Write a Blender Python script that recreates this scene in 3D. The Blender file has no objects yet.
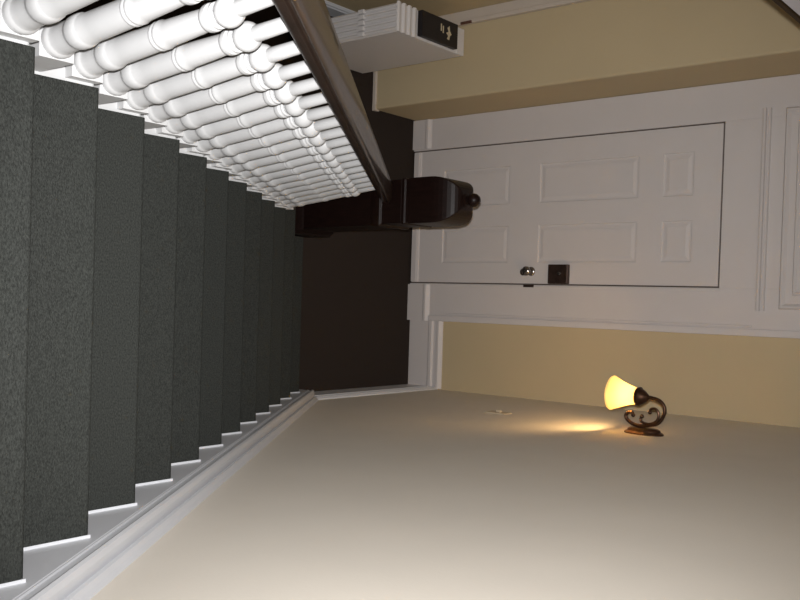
import bpy, bmesh, math, random
from mathutils import Vector, Matrix
random.seed(7)
S = bpy.context.scene
COL = S.collection
PI = math.pi

# ------------------------------------------------------------------ dimensions
R, T = 0.19, 0.24153            # riser, tread
M = R / T
W = 0.936                      # carpet width (right edge at x = 0)
XW = 0.0456                     # right wall
YE = 1.165                      # end wall
XL = -2.17                      # left wall
YP = 0.74                       # face of the wall stub left of the door
XS = -1.685                     # right side of the stub
TOPZ = R * 16                   # upper landing level
CEIL = 5.4
def ny(k): return -T * (11 - k)
def nz(k): return R * (12 - k)
def slope_z(y): return R - M * y  # height of the nosing line

# ------------------------------------------------------------------ materials
def mat(name, col, rough=0.5, metal=0.0, spec=0.5, var=0.0, vscale=8.0, bump=0.0, bscale=120.0, stretch=(1, 1, 1), coat=0.0):
    m = bpy.data.materials.new(name); m.use_nodes = True
    nt = m.node_tree; b = nt.nodes['Principled BSDF']
    b.inputs['Base Color'].default_value = (*col, 1)
    b.inputs['Roughness'].default_value = rough
    b.inputs['Metallic'].default_value = metal
    b.inputs['Specular IOR Level'].default_value = spec
    b.inputs['Coat Weight'].default_value = coat
    tc = nt.nodes.new('ShaderNodeTexCoord')
    mp = nt.nodes.new('ShaderNodeMapping'); mp.inputs['Scale'].default_value = stretch
    nt.links.new(tc.outputs['Object'], mp.inputs['Vector'])
    if var > 0:
        n = nt.nodes.new('ShaderNodeTexNoise'); n.inputs['Scale'].default_value = vscale; n.inputs['Detail'].default_value = 5
        r = nt.nodes.new('ShaderNodeValToRGB')
        r.color_ramp.elements[0].position = 0.3; r.color_ramp.elements[1].position = 0.7
        r.color_ramp.elements[0].color = (*[c * (1 - var) for c in col], 1)
        r.color_ramp.elements[1].color = (*[min(1, c * (1 + var)) for c in col], 1)
        nt.links.new(mp.outputs['Vector'], n.inputs['Vector']); nt.links.new(n.outputs['Fac'], r.inputs['Fac'])
        nt.links.new(r.outputs['Color'], b.inputs['Base Color'])
    if bump > 0:
        n2 = nt.nodes.new('ShaderNodeTexNoise'); n2.inputs['Scale'].default_value = bscale; n2.inputs['Detail'].default_value = 3
        bp = nt.nodes.new('ShaderNodeBump'); bp.inputs['Strength'].default_value = bump; bp.inputs['Distance'].default_value = 0.004
        nt.links.new(mp.outputs['Vector'], n2.inputs['Vector']); nt.links.new(n2.outputs['Fac'], bp.inputs['Height'])
        nt.links.new(bp.outputs['Normal'], b.inputs['Normal'])
    return m

WALL = mat('tan_wall_paint', (0.53, 0.43, 0.27), 0.75, spec=0.25, var=0.02, vscale=3, bump=0.08, bscale=90)
WALLR = mat('flash_lit_tan_paint', (0.80, 0.74, 0.65), 0.75, spec=0.25, var=0.02, vscale=3, bump=0.08, bscale=90)  # same tan paint, made paler and greyer to hold the flash light
CASM = mat('pale_casing_paint', (0.56, 0.49, 0.42), 0.6, spec=.3, var=.02)
CEILM = mat('ceiling_paint', (0.74, 0.72, 0.70), 0.8, spec=0.2, var=0.02, vscale=3)
WHITE = mat('white_gloss_paint', (0.66, 0.67, 0.70), 0.38, spec=0.4, var=0.02, vscale=6)
DOORW = mat('white_door_paint', (0.62, 0.58, 0.565), 0.45, spec=0.35, var=0.015, vscale=5)
BALW = mat('white_baluster_paint', (0.625, 0.63, 0.635), 0.45, spec=0.3, var=0.02, vscale=20)
CARPET = mat('charcoal_carpet', (0.036, 0.0385, 0.0355), 0.95, spec=0.1, var=0.40, vscale=330, bump=0.7, bscale=420, stretch=(0.6, 1, 1))
FLOORC = mat('warm_lit_dark_carpet', (0.034, 0.026, 0.022), 0.95, spec=0.1, var=0.25, vscale=200, bump=0.8, bscale=260)  # stair carpet with the lower hall's warm light put into its colour
WOOD = mat('dark_mahogany', (0.036, 0.021, 0.015), 0.30, spec=0.5, var=0.3, vscale=14, stretch=(6, 1, 1), coat=0.35)
NEWELM = mat('near_black_mahogany', (0.011, 0.005, 0.004), 0.40, spec=0.22, var=0.3, vscale=14, stretch=(6, 6, 1))
TRIMD = mat('dark_brown_trim', (0.035, 0.020, 0.009), 0.6, spec=.15, var=0.2, vscale=10)
LAVW = mat('pale_landing_paint', (0.62, 0.60, 0.64), 0.5, spec=0.3, var=0.02, vscale=4)
GAP = mat('painted_gap_shade', (0.13, 0.105, 0.09), 0.9, spec=0.1, var=0.1)  # shade of the door gap as a dark colour
BRONZE = mat('oil_rubbed_bronze', (0.075, 0.036, 0.020), 0.35, metal=0.75, var=0.4, vscale=40)
LOCKM = mat('dark_lock_metal', (0.085, 0.055, 0.045), 0.35, metal=0.7, var=0.2, vscale=30)
CHROME = mat('pewter_knob', (0.30, 0.27, 0.25), 0.2, metal=0.9, var=0.1, vscale=20)
CABW = mat('white_cabinet_plastic', (0.66, 0.635, 0.625), 0.45, spec=0.35, var=0.01, vscale=5)
BLACK = mat('black_box_card', (0.010, 0.008, 0.010), 0.4, spec=0.4, var=0.2, vscale=10)
GOLD = mat('pale_gold_print', (0.55, 0.47, 0.32), 0.5, var=0.1, vscale=60)
SWITCH = mat('tan_switch_plastic', (0.55, 0.46, 0.33), 0.45, var=0.02)
REDM = mat('brown_metal', (0.16, 0.08, 0.06), 0.4, metal=0.4, var=0.2, vscale=40)

SHADE = bpy.data.materials.new('amber_glass'); SHADE.use_nodes = True
_n = SHADE.node_tree; _n.nodes.clear()
_o = _n.nodes.new('ShaderNodeOutputMaterial'); _mx = _n.nodes.new('ShaderNodeMixShader'); _mx.inputs[0].default_value = .35
_tr = _n.nodes.new('ShaderNodeBsdfTranslucent'); _tr.inputs[0].default_value = (.95, .87, .64, 1)
_df = _n.nodes.new('ShaderNodeBsdfDiffuse'); _df.inputs[0].default_value = (.85, .72, .42, 1)
_n.links.new(_tr.outputs[0], _mx.inputs[1]); _n.links.new(_df.outputs[0], _mx.inputs[2]); _n.links.new(_mx.outputs[0], _o.inputs[0])
BULB = bpy.data.materials.new('lit_bulb'); BULB.use_nodes = True
_b = BULB.node_tree.nodes['Principled BSDF']; _b.inputs['Emission Color'].default_value = (1, .62, .26, 1); _b.inputs['Emission Strength'].default_value = 270.0

# ------------------------------------------------------------------ mesh helpers
def link(name, bm, m, parent=None, smooth=False, bevel=0.0, loc=None, seg=2):
    me = bpy.data.meshes.new(name)
    bmesh.ops.recalc_face_normals(bm, faces=bm.faces)
    bm.to_mesh(me); bm.free()
    me.materials.append(m)
    o = bpy.data.objects.new(name, me); COL.objects.link(o)
    if smooth:
        for p in me.polygons: p.use_smooth = True
        try:
            me.set_sharp_from_angle(angle=math.radians(38))
        except Exception: pass
    if bevel > 0:
        b = o.modifiers.new('bevel', 'BEVEL'); b.width = bevel; b.segments = seg; b.limit_method = 'ANGLE'; b.angle_limit = math.radians(40)
        b.harden_normals = False
    if parent is not None:
        o.parent = parent
        o.matrix_parent_inverse = Matrix.Translation(-Vector(parent.location)) if parent.type == 'EMPTY' or parent.location.length else Matrix.Identity(4)
    if loc is not None: o.location = loc
    return o
def recenter(o, p):
    """put the object's own origin at p without moving its shape"""
    o.data.transform(Matrix.Translation(-Vector(p))); o.location = Vector(o.location) + Vector(p)
def bx(bm, x0, x1, y0, y1, z0, z1):
    vs = [bm.verts.new((x, y, z)) for x in (x0, x1) for y in (y0, y1) for z in (z0, z1)]
    for f in ((0, 1, 3, 2), (4, 6, 7, 5), (0, 4, 5, 1), (2, 3, 7, 6), (0, 2, 6, 4), (1, 5, 7, 3)):
        bm.faces.new([vs[i] for i in f])
def box(*a):
    bm = bmesh.new(); bx(bm, *a); return bm
def prism_x(bm, prof, x0, x1):
    """closed profile [(y,z)] swept along x"""
    a = [bm.verts.new((x0, y, z)) for y, z in prof]; b = [bm.verts.new((x1, y, z)) for y, z in prof]
    n = len(prof)
    for i in range(n): bm.faces.new((a[i], a[(i + 1) % n], b[(i + 1) % n], b[i]))
    bm.faces.new(a); bm.faces.new(b[::-1])
def sweep(bm, prof, path):
    """profile [(dx,dz)] in the x-z plane carried along points [(x,y,z)]"""
    rings = [[bm.verts.new((p[0] + dx, p[1], p[2] + dz)) for dx, dz in prof] for p in path]
    n = len(prof)
    for a, b in zip(rings, rings[1:]):
        for i in range(n): bm.faces.new((a[i], a[(i + 1) % n], b[(i + 1) % n], b[i]))
    bm.faces.new(rings[0]); bm.faces.new(rings[-1][::-1])
def lathe(bm, prof, c=(0, 0, 0), seg=20, mtx=None, cap=True):
    rings = []
    for r, z in prof:
        ring = []
        for i in range(seg):
            a = 2 * PI * i / seg
            v = Vector((r * math.cos(a), r * math.sin(a), z))
            if mtx is not None: v = mtx @ v
            ring.append(bm.verts.new(v + Vector(c)))
        rings.append(ring)
    for a, b in zip(rings, rings[1:]):
        for i in range(seg): bm.faces.new((a[i], a[(i + 1) % seg], b[(i + 1) % seg], b[i]))
    if cap:
        bm.faces.new(rings[0][::-1]); bm.faces.new(rings[-1])
def tube(bm, pts, rad, seg=10):
    pts = [Vector(p) for p in pts]
    rings = []; prev = None
    for i, p in enumerate(pts):
        t = (pts[min(i + 1, len(pts) - 1)] - pts[max(i - 1, 0)]).normalized()
        if prev is None:
            u = Vector((0, 1, 0)) - t * t.y
            if u.length < .1: u = Vector((1, 0, 0)) - t * t.x
        else: u = prev - t * prev.dot(t)
        u.normalize(); prev = u; v = t.cross(u)
        r = rad(i / (len(pts) - 1)) if callable(rad) else rad
        rings.append([bm.verts.new(p + r * (math.cos(2 * PI * k / seg) * u + math.sin(2 * PI * k / seg) * v)) for k in range(seg)])
    for a, b in zip(rings, rings[1:]):
        for k in range(seg): bm.faces.new((a[k], a[(k + 1) % seg], b[(k + 1) % seg], b[k]))
    bm.faces.new(rings[0][::-1]); bm.faces.new(rings[-1])
def spline(cp, n=8):
    cp = [Vector(p) for p in cp]; out = []
    for i in range(len(cp) - 1):
        p0, p1, p2, p3 = cp[max(i - 1, 0)], cp[i], cp[i + 1], cp[min(i + 2, len(cp) - 1)]
        for k in range(n):
            t = k / n
            out.append(0.5 * ((2 * p1) + (p2 - p0) * t + (2 * p0 - 5 * p1 + 4 * p2 - p3) * t * t + (3 * p1 - p0 - 3 * p2 + p3) * t ** 3))
    return out + [cp[-1]]
def ball(bm, c, r, seg=16, sz=1.0):
    prof = [(max(r * math.sin(PI * i / 10), 1e-4), -r * sz * math.cos(PI * i / 10)) for i in range(11)]
    lathe(bm, prof, c, seg)
def frame_ring(bm, x0, x1, z0, z1, w, y0, y1, w2=None):
    """rectangular moulding on an x-z wall, between y0 (wall) and y1 (face), sloping inwards"""
    def rect(a, y): return [bm.verts.new(v) for v in ((x0 + a, y, z0 + a), (x1 - a, y, z0 + a), (x1 - a, y, z1 - a), (x0 + a, y, z1 - a))]
    loops = [rect(0, y0), rect(w * 0.3, y1), rect(w * 0.55, y1), rect(w, y0)]
    for a, b in zip(loops, loops[1:]):
        for i in range(4): bm.faces.new((a[i], a[(i + 1) % 4], b[(i + 1) % 4], b[i]))
def thing(name, label, cat, loc, group=None):
    o = bpy.data.objects.new(name, None); COL.objects.link(o); o.empty_display_size = .1
    o.location = loc; o['label'] = label; o['category'] = cat
    if group: o['group'] = group
    return o
def tag(o, label, cat, group=None):
    o['label'] = label; o['category'] = cat
    if group: o['group'] = group
    return o
def struct(name, bm, m, label=None, cat=None, **kw):
    o = link(name, bm, m, **kw); o['kind'] = 'structure'
    if label: o['label'] = label
    if cat: o['category'] = cat
    return o

# ------------------------------------------------------------------ room shell
YB = -5.6
struct('floor', box(-2.5, 0.2, -3.6, 1.4, -0.1, 0.0), FLOORC, 'dark carpeted floor of the lower hall, browned to carry warm light', 'floor')
struct('wall_right', box(XW, XW + .15, YB, 1.4, -0.1, CEIL), WALLR, 'long tan wall on the right beside the stairs', 'wall')
struct('wall_back', box(-2.5, XW + .02, YE + .012, YE + .16, -0.1, CEIL), WALL, 'tan end wall that holds the white door', 'wall')
struct('wall_left', box(XL - .15, XL, YB, 1.4, -0.1, CEIL), WALL, 'tan side wall of the hall behind the white cabinet', 'wall')
struct('wall_front', box(XL, XW + .02, YB - .15, YB, -0.1, CEIL), WALL, 'tan wall of the upper landing', 'wall')
struct('ceiling', box(XL - .1, XW + .1, YB - .1, 1.4, CEIL, CEIL + .1), CEILM, 'white ceiling over the stairwell', 'ceiling')
struct('wall_stub', box(XL, XS, YP, YE + .03, 0, CEIL), WALL, 'tan projecting wall left of the door', 'wall', bevel=.012)
# landing and gallery at the upper floor level
y_top = ny(-4)
bm = bmesh.new()
bx(bm, XL, XW, YB, y_top - .03, TOPZ - .2, TOPZ - .012)
struct('floor_landing', bm, CARPET, 'carpeted upper landing at the top of the stairs', 'floor')
struct('floor_gallery', box(XL, -1.311, y_top - .03, YP, TOPZ + .002, TOPZ + .016), LAVW, 'pale upper gallery ledge above the hall at left', 'floor')
struct('trim_1', box(-1.3105, -1.302, y_top - .03, YP, TOPZ + .002, TOPZ + .0165), TRIMD, 'dark brown wooden edge of the gallery ledge', 'trim', bevel=.002)

# baseboards
def base_prof(sx):   # outward +x * sx ; (dx, dz)
    p = [(0, 0), (.016, 0), (.016, .150), (.019, .158), (.019, .172), (.011, .180), (.011, .196), (.018, .204), (.018, .216), (.006, .232), (0, .232)]
    return [(sx * a, b) for a, b in p]
bm = bmesh.new(); sweep(bm, base_prof(-1), [(XW, .10, 0), (XW, YE + .015, 0)])
struct('baseboard_right', bm, WHITE, 'white moulded baseboard at the foot of the right wall', 'baseboard')
bm = bmesh.new()
prof = [(0, 0), (.022, 0), (.022, .155), (.027, .165), (.027, .185), (.016, .195), (.016, .218), (.026, .228), (.026, .243), (.008, .262), (0, .262)]
prism_x(bm, [(YE + .014 - a, b) for a, b in prof], -.41, XW - .005)
struct('baseboard_back', bm, DOORW, 'white moulded baseboard right of the door', 'baseboard')
bm = bmesh.new(); sweep(bm, [(a * .9, b * .62) for a, b in base_prof(1)], [(XL, -3.6, 0), (XL, YP, 0)])
struct('baseboard_left', bm, WHITE, 'white baseboard along the left hall wall', 'baseboard')
bm = bmesh.new()
prism_x(bm, [(YP, 0), (YP - .010, 0), (YP - .010, .018), (YP - .005, .026), (YP, .026)], XL + .02, XS - .03)
bx(bm, XS - .032, XS + .008, YP - .011, YP + .03, 0, .022)
struct('baseboard_stub', bm, CASM, 'thin pale shoe moulding under the projecting wall', 'baseboard')
# white casing where the stub meets the left wall
bm = bmesh.new(); bx(bm, XL, -2.105, YP - .02, YP, 0, 2.9); bx(bm, -2.115, -2.09, YP - .03, YP, 0, 2.9)
struct('trim_2', bm, CASM, 'pale upright casing in the corner behind the white cabinet', 'trim', bevel=.005)
h = link('hinge', box(-2.103, -2.088, YP - .036, YP - .026, .675, .75), REDM, bevel=.002)
tag(h, 'small brown metal hinge on the corner casing above the white cabinet', 'hinge')

# ------------------------------------------------------------------ door, casing
X0, X1 = -1.478, -0.640
DZ = 2.055
CY = YE - .022        # front of casing boards
DY = CY + .003        # front of the door leaf
def casing():
    bm = bmesh.new()
    bx(bm, XS + .002, X0 - .008, CY, YE + .014, 0, 3.2)             # left board
    bx(bm, X1 + .008, -.405, CY, YE + .014, 0.0, 3.2)              # right board
    bx(bm, X0 - .0085, X1 + .0085, CY, YE + .014, DZ + .009, 3.2)   # header and overdoor board
    return bm
cs = struct('trim_3', casing(), DOORW, 'white painted door surround with wide boards', 'trim', bevel=.002)
bm = bmesh.new()
bx(bm, -.428, -.392, CY - .016, YE + .012, .172, 3.2)                  # back band on the right
bx(bm, -.446, -.434, CY - .005, CY + .01, .27, 2.24)
bx(bm, X1 + .012, X1 + .024, CY - .004, CY + .01, 0.27, DZ + .02)
link('back_band', bm, DOORW, cs, bevel=.003)
bm = bmesh.new(); prism_x(bm, [(CY + .002, 2.256), (CY - .016, 2.258), (CY - .020, 2.266), (CY - .020, 2.276), (CY - .006, 2.280), (CY - .006, 2.284), (CY - .014, 2.288), (CY - .014, 2.298), (CY + .002, 2.302)], -1.53, -.52)
link('header_bead', bm, DOORW, cs)
bm = bmesh.new(); frame_ring(bm, -1.525, -.53, 2.368, 3.05, .03, CY, CY - .014)
frame_ring(bm, -1.46, -.60, 2.43, 2.99, .02, CY, CY - .008)
link('overdoor_panel', bm, DOORW, cs)
for (xa, xb, dd, zz) in ((X1 + .016, -.392, .016, .125), (XS + .003, X0 - .016, .012, .10)):
    bm = bmesh.new(); y = CY
    prism_x(bm, [(YE + .012, 0), (y - dd, 0), (y - dd, zz), (y - dd - .004, zz + .010), (y - dd - .004, zz + .025), (y - dd * .5, zz + .038), (y - .001, zz + .046), (YE + .012, zz + .046)], xa, xb)
    link('plinth_block', bm, DOORW, cs)

# dark sheet behind the leaf, its colour stands in for shade in the gap
link('gap_shade_sheet', box(X0 - .008, X1 + .008, DY + .011, DY + .014, 0, DZ + .012), GAP, cs)
# door leaf: stiles and rails with six sunk panels
cols = [(-1.345, -1.115), (-.985, -.765)]
rows = [(.255, .755), (.965, 1.592), (1.735, 1.905)]
xs = sorted({X0, X1, *[c for p in cols for c in p]}); zs = sorted({.012, DZ, *[c for p in rows for c in p]})
bm = bmesh.new()
def isp(x, z):
    return any(a < x < b for a, b in cols) and any(a < z < b for a, b in rows)
for a, b in zip(xs, xs[1:]):
    for c, d in zip(zs, zs[1:]):
        xm, zm = (a + b) / 2, (c + d) / 2
        if not isp(xm, zm):
            f = bm.faces.new([bm.verts.new(v) for v in ((a, DY, c), (b, DY, c), (b, DY, d), (a, DY, d))])
        else:
            def rc(i, y): return [bm.verts.new(v) for v in ((a + i, y, c + i), (b - i, y, c + i), (b - i, y, d - i), (a + i, y, d - i))]
            L = [rc(0, DY), rc(.004, DY + .0055), rc(.014, DY + .006), rc(.034, DY + .002), rc(.036, DY + .002)]
            for p, q in zip(L, L[1:]):
                for i in range(4): bm.faces.new((p[i], p[(i + 1) % 4], q[(i + 1) % 4], q[i]))
            bm.faces.new(L[-1])
bmesh.ops.remove_doubles(bm, verts=bm.verts, dist=1e-5)
# edges and back of the leaf
for f in ((X0, X0), (X1, X1)):
    bm.faces.new([bm.verts.new(v) for v in ((f[0], DY, .012), (f[0], DY + .009, .012), (f[0], DY + .009, DZ), (f[0], DY, DZ))])
for z in (.012, DZ):
    bm.faces.new([bm.verts.new(v) for v in ((X0, DY, z), (X1, DY, z), (X1, DY + .009, z), (X0, DY + .009, z))])
door = struct('door_1', bm, DOORW, 'white six-panel front door in the end wall', 'door')
bm = bmesh.new(); bx(bm, X0 + .004, X1 - .004, DY - .012, DY, .015, .05); prism_x(bm, [(DY, .05), (DY - .012, .05), (DY - .006, .066), (DY, .07)], X0 + .004, X1 - .004)
link('weather_strip', bm, DOORW, door)
MY = Matrix.Rotation(PI / 2, 3, 'X')     # z axis of a lathe -> -y (towards the camera)
KX, KZ = -.712, .925
bm = bmesh.new()
lathe(bm, [(.001, 0), (.027, 0), (.027, .004), (.022, .009), (.011, .012), (.010, .030), (.013, .034), (.023, .042), (.028, .052), (.027, .062), (.019, .070), (.001, .073)], (KX, DY, KZ), 20, MY)
kb = link('door_knob', bm, CHROME, door, smooth=True); kb['label'] = 'round pewter knob'
bm = bmesh.new(); lathe(bm, [(.001, 0), (.021, 0), (.021, .004), (.017, .007), (.001, .007)], (KX + .004, DY, KZ - .055), 18, MY)
bx(bm, KX, KX + .008, DY - .009, DY, KZ - .064, KZ - .046)
link('keyhole_cover', bm, LOCKM, door, smooth=True)
rl = link('rim_lock', box(-.752, -.640, DY - .03, DY, 1.056, 1.186), LOCKM, door, bevel=.004); rl['label'] = 'dark brown square rim lock case'
bm = bmesh.new(); lathe(bm, [(.001, 0), (.012, 0), (.012, .006), (.008, .012), (.001, .013)], (-.70, DY - .03, 1.135), 16, MY)
link('lock_turn', bm, CHROME, rl, smooth=True)
for sx in (-.742, -.65):
    for sz in (1.066, 1.176):
        bm = bmesh.new(); lathe(bm, [(.001, 0), (.003, 0), (.003, .002), (.001, .003)], (sx, DY - .03, sz), 10, MY)
        link('screw_head', bm, LOCKM, rl)
link('strike_plate', box(X1 + .008, X1 + .022, CY - .009, CY, .88, .95), LOCKM, door, bevel=.001)

# ------------------------------------------------------------------ staircase
stair = thing('staircase', 'straight flight of charcoal carpeted stairs with white painted tread ends, going down to the hall', 'staircase', (-.5, 0, 0))
def step_prof(k, off=0.0, back=.03):
    y, z = ny(k), nz(k)
    yb = y - T - back
    y -= off; z -= off
    z0 = nz(k + 1)
    y += .005
    arc = [(y - .010 + .010 * math.sin(a), z - .010 + .010 * math.cos(a)) for a in [i * PI / 2 / 5 for i in range(6)]]
    arc += [(y, z - .026), (y - .004, z - .034), (y - .026, z - .038)]
    return [(yb, z)] + arc + [(y - .026, z0 - off), (yb, z0 - off)]
for k in range(-3, 12):
    xl = -W if k < 10 else (-1.05 if k == 10 else -.842)
    bm = bmesh.new()
    prism_x(bm, step_prof(k), xl, 0.0)
    st = link('carpeted_step', bm, CARPET, stair, bevel=0)
    if k < 10:
        bm = bmesh.new(); prism_x(bm, step_prof(k, .007), -1.05, -W - .0005)
        link('white_tread_end', bm, BALW, stair)
# thin bead of caulk between the carpet and the skirt
for k in range(-3, 12):
    y, z = ny(k), nz(k); bm = bmesh.new()
    prism_x(bm, [(y - T - .02, z - .002), (y + .0055, z - .002), (y + .0055, z + .0022), (y - T - .02, z + .0022)], -.0035, .005)
    link('edge_strip', bm, WHITE, stair)
# outer string and spandrel under the balustrade
bm = bmesh.new()
ya, yb = ny(-4) - .02, -.17
prism_x(bm, [(ya, slope_z(ya) - .20), (yb, slope_z(yb) - .20), (yb, slope_z(yb) - .33), (ya, slope_z(ya) - .50)], -1.07, -1.051)
link('outer_string', bm, BALW, stair)
bm = bmesh.new()
prism_x(bm, [(ya, 0), (ya, slope_z(ya) - .22), (yb, slope_z(yb) - .22), (yb, 0)], -1.05, -1.03)
link('spandrel_panel', bm, BALW, stair)

# wall skirt of the stairs (fixed to the right wall)
def skirt_path(): return [(XW, ny(-4) - .3, slope_z(ny(-4) - .3)), (XW, .135, slope_z(.135))]
d = XW
d = XW - .003
prof = [(0, -.42), (-d, -.42), (-d, .030), (-d - .0035, .032), (-d - .0035, .035), (-d + .002, .0375), (-d - .0035, .040), (-d - .0035, .043), (-d, .045), (-d, .074)]
bm = bmesh.new(); sweep(bm, [(a + .0, b) for a, b in prof] + [(0, .074)], [(x, y, z) for x, y, z in skirt_path()])
# trim the lower end so it stands on the floor
geom = bm.verts[:] + bm.edges[:] + bm.faces[:]
bmesh.ops.bisect_plane(bm, geom=geom, plane_co=(0, 0, 0.001), plane_no=(0, 0, -1), clear_outer=True)
bmesh.ops.holes_fill(bm, edges=bm.edges)
sk = struct('trim_4', bm, WHITE, 'white skirt board running down the right wall beside the stair carpet', 'trim')
prof = [(0, .072), (-.042, .072), (-.052, .075), (-.054, .083), (-.050, .091), (-.038, .095), (-.016, .095), (-.012, .100), (-.022, .105), (-.020, .113), (-.010, .120), (-.003, .128), (0, .130)]
bm = bmesh.new(); sweep(bm, prof, [skirt_path()[0], (XW, .10, slope_z(.10))])
link('skirt_moulding', bm, WHITE, sk)

# ------------------------------------------------------------------ balustrade
ban = thing('banister', 'white turned balusters under a dark mahogany handrail, ending at a dark newel post', 'banister', (-.98, -.03, 0))
NX, NY = -.989, -.03
yr0, yr1 = -3.35, NY - .085
def rail_x(y): return -1.028 - .008 * (y + 2.5) / 2.35
def rail_h(y): return .0 + .012 * (y + 2.5) / 2.35
half = [(.036, .556), (.047, .559), (.051, .568), (.051, .586), (.046, .590), (.046, .596), (.053, .600), (.056, .605), (.055, .610), (.051, .614), (.044, .617), (.026, .622)]
prof = [(-.036, .556)] + half + [(0, .625)] + [(-a, b) for a, b in half[:0:-1]]
bm = bmesh.new(); sweep(bm, prof, [(rail_x(y), y, slope_z(y) + rail_h(y)) for y in (yr0, yr1)])
hr = link('handrail', bm, WOOD, ban, smooth=True); hr['label'] = 'dark mahogany handrail'

def baluster(j):
    y = -2.452 + j * T / 2
    zl = slope_z(y)
    k = math.ceil((y + .0) / T + 11 - 1e-6)           # tread it stands on
    zt = nz(k) - .007
    bm = bmesh.new()
    ptop = zl - .010
    hw = .0345
    bx(bm, -hw, hw, -hw, hw, zt - zl, ptop - zl)
    P = [(.0325, -.010), (.0330, -.007), (.0335, -.001), (.0325, .006), (.0300, .009), (.0290, .012), (.0285, .024), (.0280, .040), (.0275, .052), (.0285, .058),
         (.0300, .060), (.0315, .068), (.0318, .078), (.0308, .088), (.0288, .092), (.0272, .095), (.0270, .13), (.0262, .18), (.0252, .229),
         (.0268, .231), (.0274, .236), (.0256, .240), (.0272, .244), (.0274, .250), (.0252, .254), (.0245, .27), (.0228, .32), (.0206, .372),
         (.0240, .375), (.0256, .382), (.0252, .391), (.0215, .395), (.0210, .397), (.0240, .399), (.0240, .404), (.0200, .407)]
    for i in range(1, 12):
        a = PI * i / 12
        P.append((max(.0285 * math.sin(a), .0150), .4315 - .0285 * math.cos(a)))
    P += [(.0160, .462), (.0150, .500), (.0140, .575)]
    lathe(bm, P, (0, 0, 0), 20)
    dx = rail_x(y) + .012 + .978
    for v in bm.verts:                                 # the tops stand a little out of plumb with the rail
        if v.co.z > -.0101: v.co.x += dx * max(0, v.co.z) / .57
    o = link('baluster', bm, BALW, ban, smooth=True)
    o.location = Vector((-.978, y, zl)) 
    return o
for j in range(-5, 18): baluster(j)

def rsq(bm, c, hw0, z0, hw1, z1):
    a = [bm.verts.new((c[0] + sx * hw0, c[1] + sy * hw0, z0)) for sx, sy in ((-1, -1), (1, -1), (1, 1), (-1, 1))]
    b = [bm.verts.new((c[0] + sx * hw1, c[1] + sy * hw1, z1)) for sx, sy in ((-1, -1), (1, -1), (1, 1), (-1, 1))]
    for i in range(4): bm.faces.new((a[i], a[(i + 1) % 4], b[(i + 1) % 4], b[i]))
    return a, b
def stack(bm, c, prof):
    first = last = None
    rings = [[bm.verts.new((c[0] + sx * h, c[1] + sy * h, z)) for sx, sy in ((-1, -1), (1, -1), (1, 1), (-1, 1))] for h, z in prof]
    for a, b in zip(rings, rings[1:]):
        for i in range(4): bm.faces.new((a[i], a[(i + 1) % 4], b[(i + 1) % 4], b[i]))
    bm.faces.new(rings[0][::-1]); bm.faces.new(rings[-1])
bm = bmesh.new()
stack(bm, (NX, NY), [(.141, 0), (.141, .285), (.134, .295), (.128, .31), (.120, .33), (.115, .34), (.110, .80), (.113, .81), (.116, .83), (.116, .86), (.106, .868), (.104, .99)])
nw = link('newel_post', bm, NEWELM, ban, bevel=.004); nw['label'] = 'near-black square newel post with a domed cap'
bm = bmesh.new()
stack(bm, (NX, NY), [(.104, .99), (.108, .995), (.110, 1.01), (.105, 1.018), (.104, 1.03), (.108, 1.036), (.108, 1.165)] + [(.034 + .074 * math.cos(a), 1.165 + .135 * math.sin(a)) for a in [i * PI / 2 / 9 for i in range(1, 10)]])
link('newel_cap', bm, NEWELM, nw, bevel=.012, seg=3)
bm = bmesh.new()
lathe(bm, [(.036, 1.292), (.034, 1.302), (.020, 1.306), (.019, 1.312), (.025, 1.318), (.031, 1.330), (.032, 1.340), (.029, 1.352), (.020, 1.364), (.008, 1.370), (.001, 1.371)], (NX, NY, 0), 20)
link('finial', bm, NEWELM, nw, smooth=True)

# ------------------------------------------------------------------ ribbed white cabinet with a black box on it
cx0, cx1, cy0, cy1, cz = -2.016, -1.870, .03, .595, .784
cab = thing('ribbed_cabinet', 'narrow white upright cabinet with ribbed front beyond the handrail, carrying a black box', 'cabinet', ((cx0 + cx1) / 2, (cy0 + cy1) / 2, 0))
bd = link('cabinet_body', box(cx0, cx1, cy0 + .012, cy1, .035, cz - .002), CABW, cab, bevel=.004)
for i in range(5):
    w = (cx1 - cx0) / 5
    bm = bmesh.new()
    x = cx0 + w * i
    pr = [(x + .003, cy0 + .013), (x + .006, cy0 + .002), (x + w * .5, cy0 - .004), (x + w - .008, cy0 + .002), (x + w - .003, cy0 + .013)]
    lo = [bm.verts.new((a, b, .05)) for a, b in pr]; hi = [bm.verts.new((a, b, cz - .004)) for a, b in pr]
    for q in range(5): bm.faces.new((lo[q], lo[(q + 1) % 5], hi[(q + 1) % 5], hi[q]))
    bm.faces.new(lo[::-1]); bm.faces.new(hi)
    rb = link('front_rib', bm, CABW, cab)
    x = cx0 + w * (i + .5)
    link('rib_clip', box(x - .011, x + .011, cy0 - .012, cy0 + .004, .525, .565), CABW, rb, bevel=.003)
for i in range(4):
    y = cy0 + .0 + i * .042
    bm = bmesh.new()
    prism_x(bm, [(y, cz - .004), (y, cz + .002), (y + .010, cz + .007), (y + .026, cz + .003), (y + .034, cz - .004)], cx0 - .003, cx1 + .001)
    link('top_ridge', bm, CABW, cab)
bm = bmesh.new(); bx(bm, cx0, cx1, cy0 + .50, cy1 + .002, cz - .004, cz + .002)
link('top_plate', bm, CABW, cab, bevel=.003)
for sx in (cx0 + .02, cx1 - .02):
    for sy in (cy0 + .05, cy1 - .06):
        bm = bmesh.new(); lathe(bm, [(.014, 0), (.016, .006), (.016, .03), (.012, .036)], (sx, sy, 0), 14)
        link('foot', bm, BLACK, cab, smooth=True)
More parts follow.
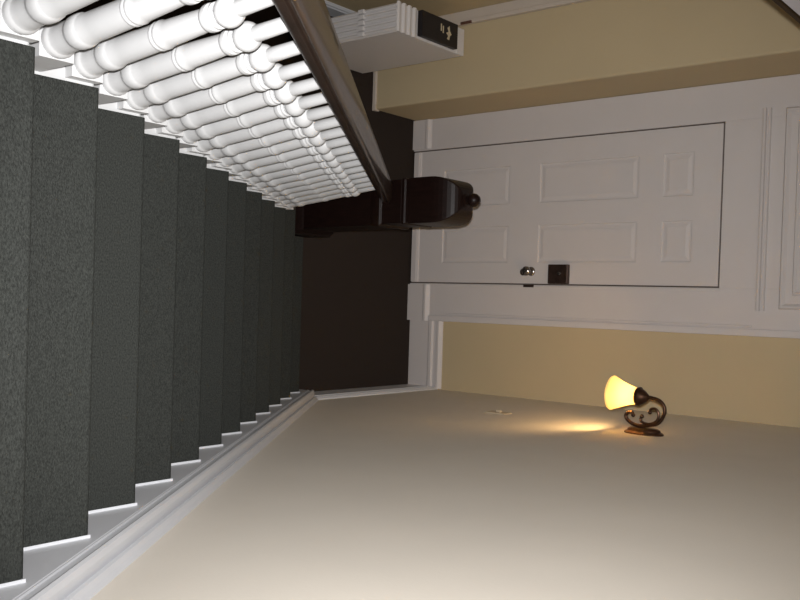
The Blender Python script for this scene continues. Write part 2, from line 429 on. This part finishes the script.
zb = cz - .0018
bb = tag(link('black_box', box(-2.014, -1.882, .194, .502, zb, zb + .032), BLACK, bevel=.004), 'flat black box with a pale gold emblem lying on the white cabinet', 'box')
bm = bmesh.new(); zt = zb + .0325
def poly(pts):
    pts = [(ex + (x - ex) * 1.25, ey + (y - ey) * 1.25) for x, y in pts]
    lo = [bm.verts.new((x, y, zt - .001)) for x, y in pts]; hi = [bm.verts.new((x, y, zt + .0006)) for x, y in pts]
    n = len(pts)
    for i in range(n): bm.faces.new((lo[i], lo[(i + 1) % n], hi[(i + 1) % n], hi[i]))
    bm.faces.new(hi); bm.faces.new(lo[::-1])
ex, ey = -1.950, .412
poly([(ex - .030, ey + .010), (ex - .018, ey - .004), (ex - .004, ey + .004), (ex + .004, ey - .012), (ex + .014, ey + .002), (ex + .028, ey - .006), (ex + .030, ey + .010), (ex + .012, ey + .014), (ex + .004, ey + .026), (ex - .008, ey + .014)])
poly([(ex - .026, ey - .050), (ex + .004, ey - .050), (ex + .004, ey - .043), (ex - .026, ey - .043)])
poly([(ex - .020, ey - .036), (ex + .010, ey - .036), (ex + .010, ey - .029), (ex - .020, ey - .029)])
link('emblem', bm, GOLD, bb)

# ------------------------------------------------------------------ wall sconce
SY = .325
sc = thing('wall_sconce', 'bronze scrollwork wall lamp with lit amber glass bell shade on the right wall', 'wall lamp', (XW, SY, 2.05))
bm = bmesh.new()
MX = Matrix.Rotation(-PI / 2, 3, 'Y')     # lathe axis -> -x
Z0 = 2.058
for_scale = Matrix.Diagonal((1.0, .52, 1.0))
lathe(bm, [(.001, 0), (.092, 0), (.094, .006), (.086, .012), (.080, .013), (.076, .022), (.066, .027), (.001, .029)], (XW, SY, Z0), 28, MX @ for_scale)
link('backplate', bm, BRONZE, sc, smooth=True)
def P3(l): return [(x, SY, z) for x, z in l]
arm = [(-.121, 2.060), (-.119, 2.092), (-.108, 2.130), (-.080, 2.152), (-.045, 2.148), (-.010, 2.125), (.004, 2.085), (.010, 2.050), (.007, 2.010), (-.008, 1.980), (-.028, 1.968), (-.044, 1.980), (-.046, 1.998), (-.034, 2.006)]
bm = bmesh.new(); tube(bm, spline(P3(arm), 6), lambda t: .0082 if t < .85 else .0082 - .02 * (t - .85), 10)
ball(bm, (-.034, SY, 2.004), .0095, 10)
link('scroll_arm', bm, BRONZE, sc, smooth=True)
inner = [(-.030, 2.044), (-.016, 2.040), (-.004, 2.056), (-.003, 2.088), (-.020, 2.118), (-.050, 2.126), (-.070, 2.112), (-.070, 2.090), (-.054, 2.082)]
bm = bmesh.new(); tube(bm, spline(P3(inner), 6), .0062, 8)
ball(bm, (-.033, SY, 2.046), .0095, 10); ball(bm, (-.054, SY, 2.084), .0090, 10)
link('inner_scroll', bm, BRONZE, sc, smooth=True)
tilt = Matrix.Rotation(math.radians(2.5), 3, 'Y')
sx, sz = -.1205, 2.02
bm = bmesh.new(); lathe(bm, [(.040, .0), (.043, .006), (.043, .014), (.036, .020), (.030, .034), (.018, .048), (.011, .056), (.001, .060)], (sx, SY, sz), 20, tilt)
link('socket_cup', bm, BRONZE, sc, smooth=True)
outer = [(.037, .004), (.039, -.014), (.043, -.032), (.049, -.051), (.057, -.073), (.065, -.092), (.074, -.111), (.079, -.121)]
innr = [(r - .003, z) for r, z in outer[::-1]]
bm = bmesh.new(); lathe(bm, outer + [(.0785, -.1225)] + innr, (sx, SY, sz), 28, tilt, cap=False)
sh = link('lamp_shade', bm, SHADE, sc, smooth=True); sh['label'] = 'lit amber glass bell'
bm = bmesh.new(); lathe(bm, [(.010, .0), (.012, -.03), (.017, -.050), (.023, -.070), (.024, -.082), (.018, -.098), (.008, -.106), (.001, -.108)], (sx, SY, sz), 16, tilt)
link('light_bulb', bm, BULB, sc, smooth=True)

# small switch plate on the right wall
sw = thing('light_switch', 'small tan switch plate on the right wall below the lamp', 'light switch', (XW, .43, 1.205))
link('plate', box(XW - .006, XW, .392, .468, 1.145, 1.265), SWITCH, sw, bevel=.002)
link('toggle', box(XW - .018, XW - .005, .424, .436, 1.195, 1.222), SWITCH, sw, bevel=.002)

# ------------------------------------------------------------------ camera (turned on its side, as the photograph was taken)
cd = bpy.data.cameras.new('camera'); cam = bpy.data.objects.new('camera', cd); COL.objects.link(cam)
pitch, yaw, roll = 0.66371, 0.02488, 0.04717
cp, sp, cyw, syw = math.cos(pitch), math.sin(pitch), math.cos(yaw), math.sin(yaw)
F = Vector((syw * cp, cyw * cp, -sp)); Rt = Vector((cyw, -syw, 0)); U = Rt.cross(F)
A = math.cos(roll) * Rt + math.sin(roll) * U          # right of the upright view
B = -math.sin(roll) * Rt + math.cos(roll) * U         # up of the upright view
CP = Vector((-0.51496, -3.48906, 3.83245))
m3 = Matrix((B, -A, -F)).transposed()
cam.matrix_world = Matrix.Translation(CP) @ m3.to_4x4()
cd.sensor_width = 36; cd.sensor_fit = 'HORIZONTAL'; cd.lens = 920.56 / 800 * 36
cd.shift_x = -33.77 / 800; cd.shift_y = 19.72 / 800
cd.clip_start = .02
S.camera = cam

# ------------------------------------------------------------------ lights
def light(name, kind, loc, power, col, **kw):
    l = bpy.data.lights.new(name, kind); l.energy = power; l.color = col
    for k, v in kw.items(): setattr(l, k, v)
    o = bpy.data.objects.new(name, l); COL.objects.link(o); o.location = loc
    return o
# the camera's own flash, beside the lens
fl = light('camera_flash', 'SPOT', CP - A * .055 + F * .02, 390, (1.0, .985, .98), spot_size=math.radians(82), spot_blend=1.0, shadow_soft_size=.012)
fl.matrix_world = Matrix.Translation(CP - A * .055 + F * .02) @ m3.to_4x4()
# unseen soft fill added under the ceiling for ambient light
al = light('added_ambient_fill', 'AREA', (-1.0, -1.2, CEIL - .05), 4, (1.0, .86, .68), shape='DISK', size=.5)
# world: nothing gets into the closed hall
w = bpy.data.worlds.new('world'); S.world = w; w.use_nodes = True
w.node_tree.nodes['Background'].inputs[0].default_value = (.05, .045, .04, 1)
vs = S.view_settings
S.display_settings.display_device = 'sRGB'
vs.view_transform = 'Standard'; vs.look = 'None'; vs.gamma = 1; vs.exposure = 0.0; vs.use_curve_mapping = False
